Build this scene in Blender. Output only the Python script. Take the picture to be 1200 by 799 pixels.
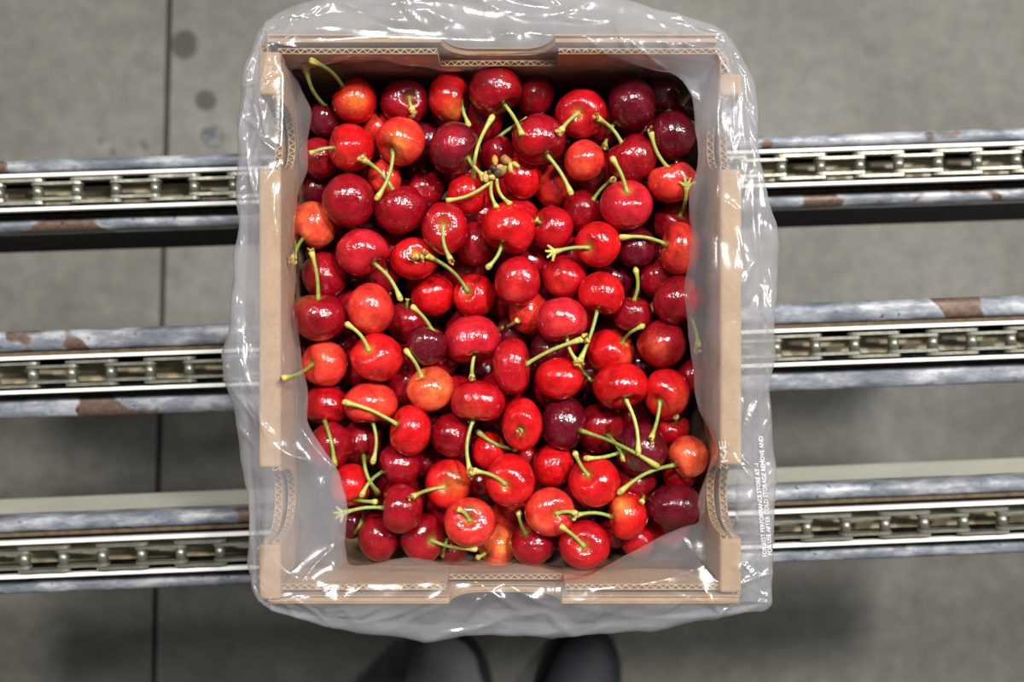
import bpy, bmesh, math, random
import numpy as np
from mathutils import Vector, Matrix, noise

random.seed(7)
rng = np.random.default_rng(7)
scene = bpy.context.scene
for o in list(bpy.data.objects):
    bpy.data.objects.remove(o, do_unlink=True)
col = scene.collection

# ------------------------------------------------------------------ camera
F = 1167.0                 # focal length in pixels of the 1200 x 799 frame (35 mm lens)
ZC = 1.167                 # camera height over the floor
Z_CHAIN = 0.525            # top of the conveyor chains = underside of the box
Z_RIM = 0.642              # rim of the box
Z_TOP = 0.609              # centres of the uppermost cherries
cam_d = bpy.data.cameras.new('camera')
cam_d.sensor_width = 36.0
cam_d.lens = 35.0
cam_d.clip_start = 0.02
cam_d.dof.use_dof = True
cam_d.dof.focus_distance = ZC - 0.618
cam_d.dof.aperture_fstop = 5.0
cam = bpy.data.objects.new('camera', cam_d)
cam.location = (0, 0, ZC)
col.objects.link(cam)
scene.camera = cam

# ------------------------------------------------------------------ world and lamps
w = bpy.data.worlds.new('hall')
scene.world = w
w.use_nodes = True
w.node_tree.nodes['Background'].inputs[0].default_value = (0.92, 0.96, 1.0, 1)
w.node_tree.nodes['Background'].inputs[1].default_value = 0.20

def ceiling_lamp(x, y, z, power, size=0.34):
    d = bpy.data.lights.new('ceiling_lamp', 'AREA')
    d.shape = 'DISK'; d.size = size; d.energy = power
    d.color = (1.0, 0.985, 0.95)
    o = bpy.data.objects.new('ceiling_lamp', d)
    o.location = (x, y, z)
    o.rotation_euler = (Vector((0, 0, 0.6)) - Vector((x, y, z))).to_track_quat('-Z', 'Y').to_euler()
    col.objects.link(o)

ceiling_lamp(-0.40, 1.25, 3.2, 125)
ceiling_lamp(1.15, 1.15, 3.2, 190)
ceiling_lamp(-2.4, 1.2, 3.2, 40)
ceiling_lamp(2.8, 1.0, 3.2, 120)

scene.view_settings.view_transform = 'Standard'
scene.view_settings.look = 'None'
scene.view_settings.gamma = 1.0
scene.view_settings.use_curve_mapping = False
scene.view_settings.exposure = -1.15

# ------------------------------------------------------------------ helpers
def P(px, py, z):
    """the point of height z that the photograph shows at (px, py)"""
    k = (ZC - z) / F
    return Vector(((px - 600.0) * k, (399.5 - py) * k, z))

def link(name, me, mat=None, parent=None):
    o = bpy.data.objects.new(name, me)
    col.objects.link(o)
    if mat is not None and me is not None and not me.materials:
        me.materials.append(mat)
    if parent is not None:
        o.parent = parent
    return o

def empty(name, loc=(0, 0, 0), rz=0.0):
    o = bpy.data.objects.new(name, None)
    o.empty_display_size = 0.02
    o.location = loc
    o.rotation_euler = (0, 0, rz)
    col.objects.link(o)
    return o

def tag(o, label=None, cat=None, group=None, kind=None):
    if label: o['label'] = label
    if cat: o['category'] = cat
    if group: o['group'] = group
    if kind: o['kind'] = kind
    return o

def mesh(name, verts, faces, smooth=False):
    me = bpy.data.meshes.new(name)
    me.from_pydata([tuple(v) for v in verts], [], faces)
    me.update()
    if smooth:
        me.polygons.foreach_set('use_smooth', [True] * len(me.polygons))
    return me

def fix_normals(me):
    bm = bmesh.new(); bm.from_mesh(me)
    bmesh.ops.recalc_face_normals(bm, faces=bm.faces[:])
    bm.to_mesh(me); bm.free()
    return me

def box_mesh(name, x0, x1, y0, y1, z0, z1, bev=0.0, seg=2):
    bm = bmesh.new()
    bmesh.ops.create_cube(bm, size=1.0)
    for v in bm.verts:
        v.co = Vector((x0 + (v.co.x + .5) * (x1 - x0), y0 + (v.co.y + .5) * (y1 - y0), z0 + (v.co.z + .5) * (z1 - z0)))
    if bev > 0:
        bmesh.ops.bevel(bm, geom=bm.edges[:], offset=bev, segments=seg, affect='EDGES', profile=0.5)
    me = bpy.data.meshes.new(name)
    bm.to_mesh(me); bm.free()
    return me

def prism(name, prof, axis, a0, a1, smooth=False):
    """extrude a 2D outline along an axis. axis 'x': outline is (y,z); 'y': outline is (x,z)"""
    n = len(prof)
    V = []
    for a in (a0, a1):
        for (p, q) in prof:
            V.append((a, p, q) if axis == 'x' else (p, a, q))
    Fc = [tuple(range(n)), tuple(range(2 * n - 1, n - 1, -1))]
    for i in range(n):
        j = (i + 1) % n
        Fc.append((i, i + n, j + n, j))
    me = mesh(name, V, Fc)
    return fix_normals(me)

def tube(name, pts, radii, sides=10, cols=None, cap=True):
    pts = [Vector(p) for p in pts]
    n = len(pts)
    V, Fc = [], []
    t = (pts[1] - pts[0]).normalized()
    u = t.orthogonal().normalized()
    for i, p in enumerate(pts):
        if i == 0: d = pts[1] - pts[0]
        elif i == n - 1: d = pts[-1] - pts[-2]
        else: d = pts[i + 1] - pts[i - 1]
        d.normalize()
        u = (u - d * u.dot(d)).normalized()
        v = d.cross(u)
        for k in range(sides):
            a = 2 * math.pi * k / sides
            V.append(p + (u * math.cos(a) + v * math.sin(a)) * radii[i])
    for i in range(n - 1):
        for k in range(sides):
            k2 = (k + 1) % sides
            Fc.append((i * sides + k, i * sides + k2, (i + 1) * sides + k2, (i + 1) * sides + k))
    if cap:
        Fc.append(tuple(reversed(range(sides))))
        Fc.append(tuple((n - 1) * sides + k for k in range(sides)))
    me = mesh(name, V, Fc, True)
    if cols is not None:
        a = me.color_attributes.new('tint', 'FLOAT_COLOR', 'POINT')
        buf = np.ones((len(V), 4), np.float32)
        buf[:, :3] = np.repeat(np.array(cols, np.float32), sides, axis=0)
        a.data.foreach_set('color', buf.ravel())
    return me

def srgb(r, g, b):
    f = lambda c: (c / 12.92 if c <= 0.04045 else ((c + 0.055) / 1.055) ** 2.4)
    return (f(r / 255), f(g / 255), f(b / 255))

# ------------------------------------------------------------------ materials
def new_mat(name):
    m = bpy.data.materials.new(name)
    m.use_nodes = True
    nt = m.node_tree
    return m, nt, nt.nodes['Principled BSDF'], nt.nodes, nt.links

def n_noise(nt, scale, detail=4, rough=0.55, vec=None):
    n = nt.nodes.new('ShaderNodeTexNoise')
    n.inputs['Scale'].default_value = scale
    n.inputs['Detail'].default_value = detail
    n.inputs['Roughness'].default_value = rough
    if vec is not None: nt.links.new(vec, n.inputs['Vector'])
    return n

def n_ramp(nt, fac, stops):
    r = nt.nodes.new('ShaderNodeValToRGB')
    el = r.color_ramp.elements
    while len(el) < len(stops): el.new(0.5)
    for e, (p, c) in zip(el, stops):
        e.position = p
        e.color = (*c, 1) if len(c) == 3 else c
    nt.links.new(fac, r.inputs[0])
    return r

def n_mix(nt, fac, a, b, mode='MIX'):
    m = nt.nodes.new('ShaderNodeMix')
    m.data_type = 'RGBA'; m.blend_type = mode
    for s, v in ((0, fac), (6, a), (7, b)):
        if isinstance(v, (int, float)): m.inputs[s].default_value = v
        elif isinstance(v, tuple): m.inputs[s].default_value = (*v, 1) if len(v) == 3 else v
        else: nt.links.new(v, m.inputs[s])
    return m.outputs[2]

def n_bump(nt, h, strength, dist, bsdf):
    b = nt.nodes.new('ShaderNodeBump')
    b.inputs['Strength'].default_value = strength
    b.inputs['Distance'].default_value = dist
    nt.links.new(h, b.inputs['Height'])
    nt.links.new(b.outputs[0], bsdf.inputs['Normal'])
    return b

def coords(nt, kind='Object'):
    t = nt.nodes.new('ShaderNodeTexCoord')
    return t.outputs[kind]

def mat_plain(name, c, rough=0.5, metal=0.0, spec=0.5, bump=0.0, bscale=400, var=0.12):
    m, nt, b, N, L = new_mat(name)
    v = coords(nt)
    n = n_noise(nt, bscale * 0.3, 4, vec=v)
    r = n_ramp(nt, n.outputs[0], [(0.3, tuple(x * (1 - var) for x in c)), (0.7, tuple(min(1, x * (1 + var)) for x in c))])
    L.new(r.outputs[0], b.inputs['Base Color'])
    b.inputs['Roughness'].default_value = rough
    b.inputs['Metallic'].default_value = metal
    b.inputs['Specular IOR Level'].default_value = spec
    if bump:
        n2 = n_noise(nt, bscale, 3, vec=v)
        n_bump(nt, n2.outputs[0], bump, 0.001, b)
    return m

def mat_concrete():
    m, nt, b, N, L = new_mat('concrete')
    v = coords(nt)
    big = n_noise(nt, 3.2, 6, 0.6, v)
    fine = n_noise(nt, 45, 6, 0.65, v)
    c1 = n_ramp(nt, big.outputs[0], [(0.30, srgb(92, 90, 82)), (0.5, srgb(112, 109, 101)), (0.72, srgb(128, 126, 120))])
    c2 = n_ramp(nt, fine.outputs[0], [(0.3, (0.72, 0.72, 0.71)), (0.7, (1.1, 1.1, 1.1))])
    c = n_mix(nt, 1.0, c1.outputs[0], c2.outputs[0], 'MULTIPLY')
    # round damp stains
    wob = n_noise(nt, 28, 3, 0.5, v)
    for (px, py, r, k) in ((215, 52, 17, 0.9), (242, 118, 13.5, 0.85), (250, 160, 14, 0.8), (118, 165, 5, 0.5), (170, 172, 4, 0.6), (132, 178, 5, 0.6), (1020, 60, 9, 0.25)):
        p = P(px, py, 0)
        d = N.new('ShaderNodeVectorMath'); d.operation = 'DISTANCE'
        L.new(v, d.inputs[0]); d.inputs[1].default_value = p
        a = N.new('ShaderNodeMath'); a.operation = 'MULTIPLY_ADD'
        L.new(wob.outputs[0], a.inputs[0]); a.inputs[1].default_value = r * 0.0009; L.new(d.outputs[1], a.inputs[2])
        mr = N.new('ShaderNodeMapRange')
        L.new(a.outputs[0], mr.inputs[0])
        mr.inputs[1].default_value = r * 0.0012; mr.inputs[2].default_value = r * 0.0015
        mr.inputs[3].default_value = k; mr.inputs[4].default_value = 0.0
        c = n_mix(nt, mr.outputs[0], c, srgb(54, 49, 44))
    L.new(c, b.inputs['Base Color'])
    b.inputs['Roughness'].default_value = 0.62
    n_bump(nt, fine.outputs[0], 0.25, 0.002, b)
    return m

def mat_galv():
    m, nt, b, N, L = new_mat('galvanised_steel')
    v0 = coords(nt)
    info = N.new('ShaderNodeObjectInfo')
    cmb = N.new('ShaderNodeCombineXYZ')
    L.new(info.outputs['Random'], cmb.inputs[0])
    add = N.new('ShaderNodeVectorMath'); add.operation = 'MULTIPLY_ADD'
    L.new(cmb.outputs[0], add.inputs[0]); add.inputs[1].default_value = (9.0, 0, 0); L.new(v0, add.inputs[2])
    v = add.outputs[0]
    mp = N.new('ShaderNodeMapping'); mp.inputs['Scale'].default_value = (1, 2.4, 2.4)
    L.new(v, mp.inputs[0])
    a = n_noise(nt, 34, 8, 0.68, mp.outputs[0])
    c1 = n_ramp(nt, a.outputs[0], [(0.36, srgb(92, 97, 106)), (0.50, srgb(128, 132, 140)), (0.62, srgb(176, 178, 182))])
    r = n_noise(nt, 15, 3, 0.5, v)
    rust = n_ramp(nt, r.outputs[0], [(0.625, (0, 0, 0)), (0.64, (1, 1, 1))])
    rc = n_noise(nt, 300, 3, 0.5, v)
    rcol = n_ramp(nt, rc.outputs[0], [(0.35, srgb(84, 68, 62)), (0.65, srgb(112, 88, 70))])
    c = n_mix(nt, rust.outputs[0], c1.outputs[0], rcol.outputs[0])
    sp = n_noise(nt, 190, 2, 0.5, v)
    spr = n_ramp(nt, sp.outputs[0], [(0.68, (1, 1, 1)), (0.73, (0.3, 0.31, 0.33))])
    c = n_mix(nt, 1.0, c, spr.outputs[0], 'MULTIPLY')
    L.new(c, b.inputs['Base Color'])
    b.inputs['Metallic'].default_value = 0.15
    rr = n_ramp(nt, a.outputs[0], [(0.35, (0.62,) * 3), (0.65, (0.42,) * 3)])
    L.new(rr.outputs[0], b.inputs['Roughness'])
    n_bump(nt, a.outputs[0], 0.2, 0.002, b)
    return m

def mat_kraft():
    m, nt, b, N, L = new_mat('kraft_cardboard')
    v = coords(nt)
    mp = N.new('ShaderNodeMapping'); mp.inputs['Scale'].default_value = (1, 1, 0.25)
    L.new(v, mp.inputs[0])
    a = n_noise(nt, 60, 6, 0.6, v)
    f = n_noise(nt, 900, 3, 0.6, mp.outputs[0])
    c1 = n_ramp(nt, a.outputs[0], [(0.3, srgb(160, 127, 90)), (0.7, srgb(184, 150, 108))])
    c2 = n_ramp(nt, f.outputs[0], [(0.3, (0.86, 0.85, 0.84)), (0.7, (1.08, 1.08, 1.07))])
    L.new(n_mix(nt, 1.0, c1.outputs[0], c2.outputs[0], 'MULTIPLY'), b.inputs['Base Color'])
    b.inputs['Roughness'].default_value = 0.75
    n_bump(nt, f.outputs[0], 0.1, 0.001, b)
    return m

def mat_cherry():
    m, nt, b, N, L = new_mat('cherry_skin')
    v = coords(nt)
    info = N.new('ShaderNodeObjectInfo')
    add = N.new('ShaderNodeVectorMath'); add.operation = 'MULTIPLY_ADD'
    cmb = N.new('ShaderNodeCombineXYZ')
    for i in range(3): L.new(info.outputs['Random'], cmb.inputs[i])
    L.new(cmb.outputs[0], add.inputs[0]); add.inputs[1].default_value = (3.1, 5.7, 2.3); L.new(v, add.inputs[2])
    at = N.new('ShaderNodeAttribute'); at.attribute_name = 'tint'
    big = n_noise(nt, 95, 6, 0.68, add.outputs[0])
    k = n_ramp(nt, big.outputs[0], [(0.30, (0.50, 0.40, 0.42)), (0.50, (1, 1, 1)), (0.70, (1.35, 2.6, 2.2))])
    c = n_mix(nt, 1.0, at.outputs['Color'], k.outputs[0], 'MULTIPLY')
    sp = n_noise(nt, 1100, 2, 0.5, add.outputs[0])
    spr = n_ramp(nt, sp.outputs[0], [(0.62, (0, 0, 0)), (0.75, (0.3, 0.3, 0.3))])
    c = n_mix(nt, spr.outputs[0], c, srgb(222, 92, 70))
    L.new(c, b.inputs['Base Color'])
    b.inputs['Roughness'].default_value = 0.17
    b.inputs['Specular IOR Level'].default_value = 0.55
    b.inputs['Coat Weight'].default_value = 0.35
    b.inputs['Coat Roughness'].default_value = 0.05
    b.inputs['Subsurface Weight'].default_value = 0.12
    b.inputs['Subsurface Radius'].default_value = (1.0, 0.15, 0.1)
    b.inputs['Subsurface Scale'].default_value = 0.004
    dent = n_noise(nt, 170, 3, 0.55, add.outputs[0])
    fine = n_noise(nt, 700, 2, 0.5, add.outputs[0])
    hm = N.new('ShaderNodeMath'); hm.operation = 'MULTIPLY_ADD'
    L.new(fine.outputs[0], hm.inputs[0]); hm.inputs[1].default_value = 0.24; L.new(dent.outputs[0], hm.inputs[2])
    bp = n_bump(nt, hm.outputs[0], 0.42, 0.0016, b)
    L.new(bp.outputs[0], b.inputs['Coat Normal'])
    return m

def mat_tinted(name, rough=0.45, bump=0.3, sss=0.0):
    m, nt, b, N, L = new_mat(name)
    at = N.new('ShaderNodeAttribute'); at.attribute_name = 'tint'
    n = n_noise(nt, 500, 3, 0.5, coords(nt))
    r = n_ramp(nt, n.outputs[0], [(0.3, (0.78, 0.8, 0.7)), (0.7, (1.15, 1.12, 1.1))])
    L.new(n_mix(nt, 1.0, at.outputs['Color'], r.outputs[0], 'MULTIPLY'), b.inputs['Base Color'])
    b.inputs['Roughness'].default_value = rough
    n_bump(nt, n.outputs[0], bump, 0.001, b)
    return m

def mat_film():
    m, nt, b, N, L = new_mat('clear_film')
    out = [n for n in N if n.type == 'OUTPUT_MATERIAL'][0]
    N.remove(b)
    v = coords(nt)
    tr = N.new('ShaderNodeBsdfTransparent'); tr.inputs[0].default_value = (0.97, 0.97, 0.98, 1)
    df = N.new('ShaderNodeBsdfDiffuse'); df.inputs[0].default_value = (0.88, 0.90, 0.97, 1)
    tl = N.new('ShaderNodeBsdfTranslucent'); tl.inputs[0].default_value = (0.88, 0.90, 0.97, 1)
    mx = N.new('ShaderNodeMixShader'); mx.inputs[0].default_value = 0.45
    L.new(df.outputs[0], mx.inputs[1]); L.new(tl.outputs[0], mx.inputs[2])
    hz = n_noise(nt, 25, 4, 0.6, v)
    hr = N.new('ShaderNodeMapRange'); L.new(hz.outputs[0], hr.inputs[0])
    hr.inputs[1].default_value = 0.3; hr.inputs[2].default_value = 0.7
    hr.inputs[3].default_value = 0.8; hr.inputs[4].default_value = 1.2
    ha = N.new('ShaderNodeAttribute'); ha.attribute_name = 'haze'
    hm = N.new('ShaderNodeMath'); hm.operation = 'MULTIPLY'; L.new(hr.outputs[0], hm.inputs[0]); L.new(ha.outputs['Fac'], hm.inputs[1])
    m1 = N.new('ShaderNodeMixShader')
    L.new(hm.outputs[0], m1.inputs[0]); L.new(tr.outputs[0], m1.inputs[1]); L.new(mx.outputs[0], m1.inputs[2])
    gl = N.new('ShaderNodeBsdfGlossy'); gl.inputs['Roughness'].default_value = 0.17
    wr = n_noise(nt, 140, 4, 0.55, v)
    bp = N.new('ShaderNodeBump'); bp.inputs['Strength'].default_value = 0.08; bp.inputs['Distance'].default_value = 0.0016
    L.new(wr.outputs[0], bp.inputs['Height'])
    L.new(bp.outputs[0], gl.inputs['Normal'])
    fr = N.new('ShaderNodeFresnel')
    geo = N.new('ShaderNodeNewGeometry')
    ior = N.new('ShaderNodeMapRange')      # the film is thin: both faces reflect alike
    L.new(geo.outputs['Backfacing'], ior.inputs[0]); ior.inputs[3].default_value = 1.5; ior.inputs[4].default_value = 1 / 1.5
    L.new(ior.outputs[0], fr.inputs[0])
    L.new(bp.outputs[0], fr.inputs['Normal'])
    fm = N.new('ShaderNodeMath'); fm.operation = 'MULTIPLY_ADD'; fm.use_clamp = True
    L.new(fr.outputs[0], fm.inputs[0]); fm.inputs[1].default_value = 1.25; fm.inputs[2].default_value = 0.01
    m2 = N.new('ShaderNodeMixShader')
    L.new(fm.outputs[0], m2.inputs[0]); L.new(m1.outputs[0], m2.inputs[1]); L.new(gl.outputs[0], m2.inputs[2])
    L.new(m2.outputs[0], out.inputs['Surface'])
    return m

M_CONC = mat_concrete()
M_JOINT = mat_plain('joint_dirt', srgb(58, 54, 50), 0.9)
M_GALV = mat_galv()
M_CHAIN = mat_plain('oiled_chain_steel', srgb(150, 148, 134), 0.36, 0.7, 0.5, 0.15, 300, 0.3)
M_PLASTIC = mat_plain('white_guide_plastic', srgb(236, 236, 230), 0.35, 0.0, 0.5, 0.05, 200, 0.04)
M_RUST = mat_plain('rusty_dirt', srgb(98, 82, 62), 0.8, 0.0, 0.3, 0.3, 500, 0.4)
M_WEAR = mat_plain('cream_wear_strip', srgb(168, 156, 126), 0.5, 0.0, 0.5, 0.1, 150, 0.25)
M_CREAM = mat_plain('cream_painted_steel', srgb(206, 204, 190), 0.45, 0.0, 0.5, 0.05, 80, 0.1)
M_SHADE_BLACK = mat_plain('shade_black_steel', srgb(10, 11, 13), 0.7, 0.0, 0.15)  # near-black colour stands in for shade under and inside the rails
M_KRAFT = mat_kraft()
M_FLUTE = mat_plain('kraft_fluting', srgb(186, 158, 116), 0.8, 0.0, 0.3, 0.1, 800, 0.15)
M_CHERRY = mat_cherry()
M_STEM = mat_tinted('green_stem', 0.4, 0.3)
M_BUD = mat_tinted('dry_bud_scale', 0.6, 0.5)
M_FILM = mat_film()
M_PRINT = mat_plain('white_print', (0.85, 0.85, 0.88), 0.6, var=0.02)
M_SHOE = mat_plain('black_shoe_leather', srgb(36, 39, 46), 0.6, 0.0, 0.35, 0.2, 200, 0.15)
M_SOLE = mat_plain('black_rubber_sole', srgb(22, 22, 24), 0.7)
M_CLOTH = mat_plain('dark_grey_trouser_cloth', srgb(112, 112, 116), 0.9, 0.0, 0.2, 0.3, 900, 0.1)
m, nt, b, N, L = new_mat('water'); M_WATER = m
b.inputs['Base Color'].default_value = (0.9, 0.92, 0.95, 1)
b.inputs['Roughness'].default_value = 0.03
b.inputs['Transmission Weight'].default_value = 0.9
b.inputs['IOR'].default_value = 1.33

# ------------------------------------------------------------------ floor
floor = link('floor', box_mesh('floor', -4.0, 4.0, -4.0, 4.0, -0.06, -0.012), M_JOINT)
tag(floor, 'grey concrete floor under the conveyor', None, None, 'structure')
ja = P(198.5, 0, 0); jb = P(182, 700, 0)
def joint_x(y):
    t = (y - ja.y) / (jb.y - ja.y)
    return ja.x + t * (jb.x - ja.x)
g = 0.0032
YF = 4.0
for (xl, xr) in (((-4.0, -4.0), (joint_x(-YF) - g, joint_x(YF) - g)), ((joint_x(-YF) + g, joint_x(YF) + g), (4.0, 4.0))):
    V = [(xl[0], -YF, -0.012), (xr[0], -YF, -0.012), (xr[1], YF, -0.012), (xl[1], YF, -0.012)]
    V += [(a, b_, 0.0) for a, b_, _ in V]
    me = mesh('concrete_slab', V, [(0, 3, 2, 1), (4, 5, 6, 7), (0, 1, 5, 4), (1, 2, 6, 5), (2, 3, 7, 6), (3, 0, 4, 7)])
    link('concrete_slab', me, M_CONC, floor)

def droplet(px, py, r, label):
    V, Fc = [], []
    n, k = 18, 6
    c = P(px, py, 0)
    for j in range(k):
        t = j / k
        for i in range(n):
            a = 2 * math.pi * i / n
            rr = r * (1 - t) * (1 + 0.18 * math.sin(3 * a + px) + 0.1 * math.sin(5 * a))
            V.append((rr * math.cos(a), rr * math.sin(a), 0.0001 + 0.0022 * (1 - (1 - t) ** 2)))
    V.append((0, 0, 0.0023))
    for j in range(k - 1):
        for i in range(n):
            i2 = (i + 1) % n
            Fc.append((j * n + i, j * n + i2, (j + 1) * n + i2, (j + 1) * n + i))
    for i in range(n):
        Fc.append(((k - 1) * n + i, (k - 1) * n + (i + 1) % n, k * n))
    Fc.append(tuple(reversed(range(n))))
    o = link('water_droplet', mesh('water_droplet', V, Fc, True), M_WATER)
    o.location = c
    tag(o, label, 'droplet', 'water drops on the concrete')
droplet(250, 160, 0.012, 'glistening water drop on the concrete right beside the bag\'s left edge')
droplet(168, 167, 0.004, 'tiny bright water drop on the concrete left of the floor joint')

# ------------------------------------------------------------------ conveyor rails and chains
PITCH = 0.0254
def stadium(L_, h, n=7, waist=0.0):
    pts = []
    r = h / 2
    for i in range(n + 1):
        a = -math.pi / 2 + math.pi * i / n
        pts.append((L_ / 2 + r * math.cos(a), r * math.sin(a)))
    pts.append((0, r - waist))
    for i in range(n + 1):
        a = math.pi / 2 + math.pi * i / n
        pts.append((-L_ / 2 + r * math.cos(a), r * math.sin(a)))
    pts.append((0, -r + waist))
    return pts

def cyl_y(name, r, y0, y1, n=16, bev=0.0):
    prof = [(r * math.cos(2 * math.pi * i / n), r * math.sin(2 * math.pi * i / n)) for i in range(n)]
    me = prism(name, prof, 'y', y0, y1)
    for p in me.polygons:
        if len(p.vertices) == 4: p.use_smooth = True
    return me

PLATE_ME = prism('link_plate', stadium(PITCH, 0.0086, 7, 0.0008), 'y', -0.0010, 0.0010)
ROLLER_ME = cyl_y('roller', 0.0034, -0.0040, 0.0040, 18)
PIN_ME = cyl_y('pin', 0.0017, -0.0084, 0.0084, 12)
for me_ in (PLATE_ME, ROLLER_ME, PIN_ME): me_.materials.append(M_CHAIN)

RAILS = [
    # (image y of the chain at x=600, slope, half width, roller px at left, inner plates first?, place words)
    (205.7, 0.0326, 0.0240, 41.0, True, 'top'),
    (419.0, 0.0361, 0.0290, 35.0, True, 'middle'),
    (634.0, 0.0407, 0.0255, 25.0, False, 'bottom'),
]
RAIL_LABEL = ['galvanised conveyor rail crossing behind the top third of the box',
              'rust-spotted galvanised conveyor rail crossing behind the middle of the box',
              'galvanised conveyor rail with cream side plate behind the lower part of the box']
CHAIN_LABEL = ['bright steel roller chain in the rail nearest the top of the photo',
               'steel roller chain in the rust-spotted middle rail',
               'darker oily roller chain in the rail nearest the shoes']
for ri, (iy, sl, hw, rpx, inner_first, where) in enumerate(RAILS):
    c = P(600, iy, Z_CHAIN)
    ang = math.atan(sl)
    L2 = 0.52
    rail = empty('conveyor_rail', (c.x, c.y, Z_CHAIN), ang)
    tag(rail, RAIL_LABEL[ri], 'conveyor rail', 'conveyor rails')
    # rounded galvanised tubes on both sides
    tw = hw - 0.0150
    for s in (1, -1):
        y0, y1 = sorted((s * 0.0150, s * hw))
        me = box_mesh('tube', -L2, L2, y0, y1, -0.040, -0.016, min(0.0045, tw * 0.45), 4)
        me.polygons.foreach_set('use_smooth', [True] * len(me.polygons))
        link('tube', me, M_GALV, rail)
        # plate under the tube
        yp = s * (hw - 0.0035)
        pm = M_SHADE_BLACK if ri == 0 else M_CREAM  # top rail: the shade on its side is put into the plate colour
        link('side_plate', box_mesh('side_plate', -L2, L2, yp - 0.0015, yp + 0.0015, -0.165 if ri == 0 else -0.122, -0.036, 0.0006, 1), pm, rail)
        # white plastic guide strip
        ys = s * 0.0110
        link('guide_strip', box_mesh('guide_strip', -L2, L2, ys - 0.0013, ys + 0.0013, -0.0090, -0.0035, 0.0005, 2), M_PLASTIC, rail)
        link('channel_shade_wall', box_mesh('channel_shade_wall', -L2, L2, ys - 0.0012, ys + 0.0012, -0.0290, -0.0091), M_SHADE_BLACK, rail)  # dark wall added to paint the shaded gap beside the chain
        # small lip between the strip and the tube
        yl0, yl1 = sorted((s * 0.0124, s * 0.0156))
        link('web', box_mesh('web', -L2, L2, yl0, yl1, -0.032, -0.020), M_RUST, rail)
    link('wear_strip', box_mesh('wear_strip', -L2, L2, -0.0062, 0.0062, -0.0270, -0.0225, 0.0006, 1), M_WEAR, rail)
    link('base_channel', box_mesh('base_channel', -L2, L2, -0.0150, 0.0150, -0.034, -0.0272), M_SHADE_BLACK, rail)  # channel floor painted in the same shade colour
    leg = link('leg', box_mesh('leg', -0.02, 0.02, -0.02, 0.02, -Z_CHAIN, -0.034, 0.002, 2), M_GALV, rail)
    # chain
    ch = empty('roller_chain', (c.x, c.y, Z_CHAIN), ang)
    tag(ch, CHAIN_LABEL[ri], 'chain', 'conveyor chains')
    x0 = (P(rpx, iy, Z_CHAIN).x) / math.cos(ang)
    i0 = -int((x0 + 0.50) / PITCH)
    zc = -0.0046
    i = i0
    while x0 + i * PITCH < 0.50:
        x = x0 + i * PITCH
        o = link('roller', ROLLER_ME, None, ch); o.location = (x, 0, zc)
        o = link('pin', PIN_ME, None, ch); o.location = (x, 0, zc)
        inner = (i % 2 == 0) == inner_first
        yy = 0.0050 if inner else 0.0073
        for s in (1, -1):
            o = link('link_plate', PLATE_ME, None, ch); o.location = (x + PITCH / 2, s * yy, zc)
        i += 1

# ------------------------------------------------------------------ cardboard box
BX0, BX1 = P(304, 0, Z_RIM).x, P(868.5, 0, Z_RIM).x
BY1, BY0 = P(0, 40, Z_RIM).y, P(0, 707, Z_RIM).y
H = Z_RIM - Z_CHAIN
ZB = Z_CHAIN
boxo = empty('cardboard_box', ((BX0 + BX1) / 2, (BY0 + BY1) / 2, ZB))
tag(boxo, 'open brown corrugated cardboard box holding the cherries, resting on the conveyor chains', 'box')
BOFF = Vector(boxo.location)
def box_part(name, me, mat, parent=None):
    if parent is None:
        me.transform(Matrix.Translation(-BOFF)); return link(name, me, mat, boxo)
    me.transform(Matrix.Translation(-BOFF)); return link(name, me, mat, parent)

def top_profile(a0, a1, zt, notches):
    """points (a, z) along the top edge from a0 to a1; notches = (start, end, depth, shape)"""
    pts = [(a0, zt)]
    for (n0, n1, d, shape) in sorted(notches):
        k = 14
        if shape == 'oval':
            for i in range(k + 1):
                t = i / k
                a = n0 + (n1 - n0) * (0.5 - 0.5 * math.cos(math.pi * t))
                pts.append((a, zt - d * (max(0.0, math.sin(math.pi * t)) ** 0.62)))
        else:
            rr = min(0.016, (n1 - n0) / 3)
            pts.append((n0, zt))
            for i in range(k // 2 + 1):
                t = i / (k // 2) * math.pi / 2
                pts.append((n0 + rr * (1 - math.cos(t)) + 0.0005, zt - d * math.sin(t)))
            for i in range(k // 2 + 1):
                t = (1 - i / (k // 2)) * math.pi / 2
                pts.append((n1 - rr * (1 - math.cos(t)) - 0.0005, zt - d * math.sin(t)))
            pts.append((n1, zt))
    pts.append((a1, zt))
    return pts

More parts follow.
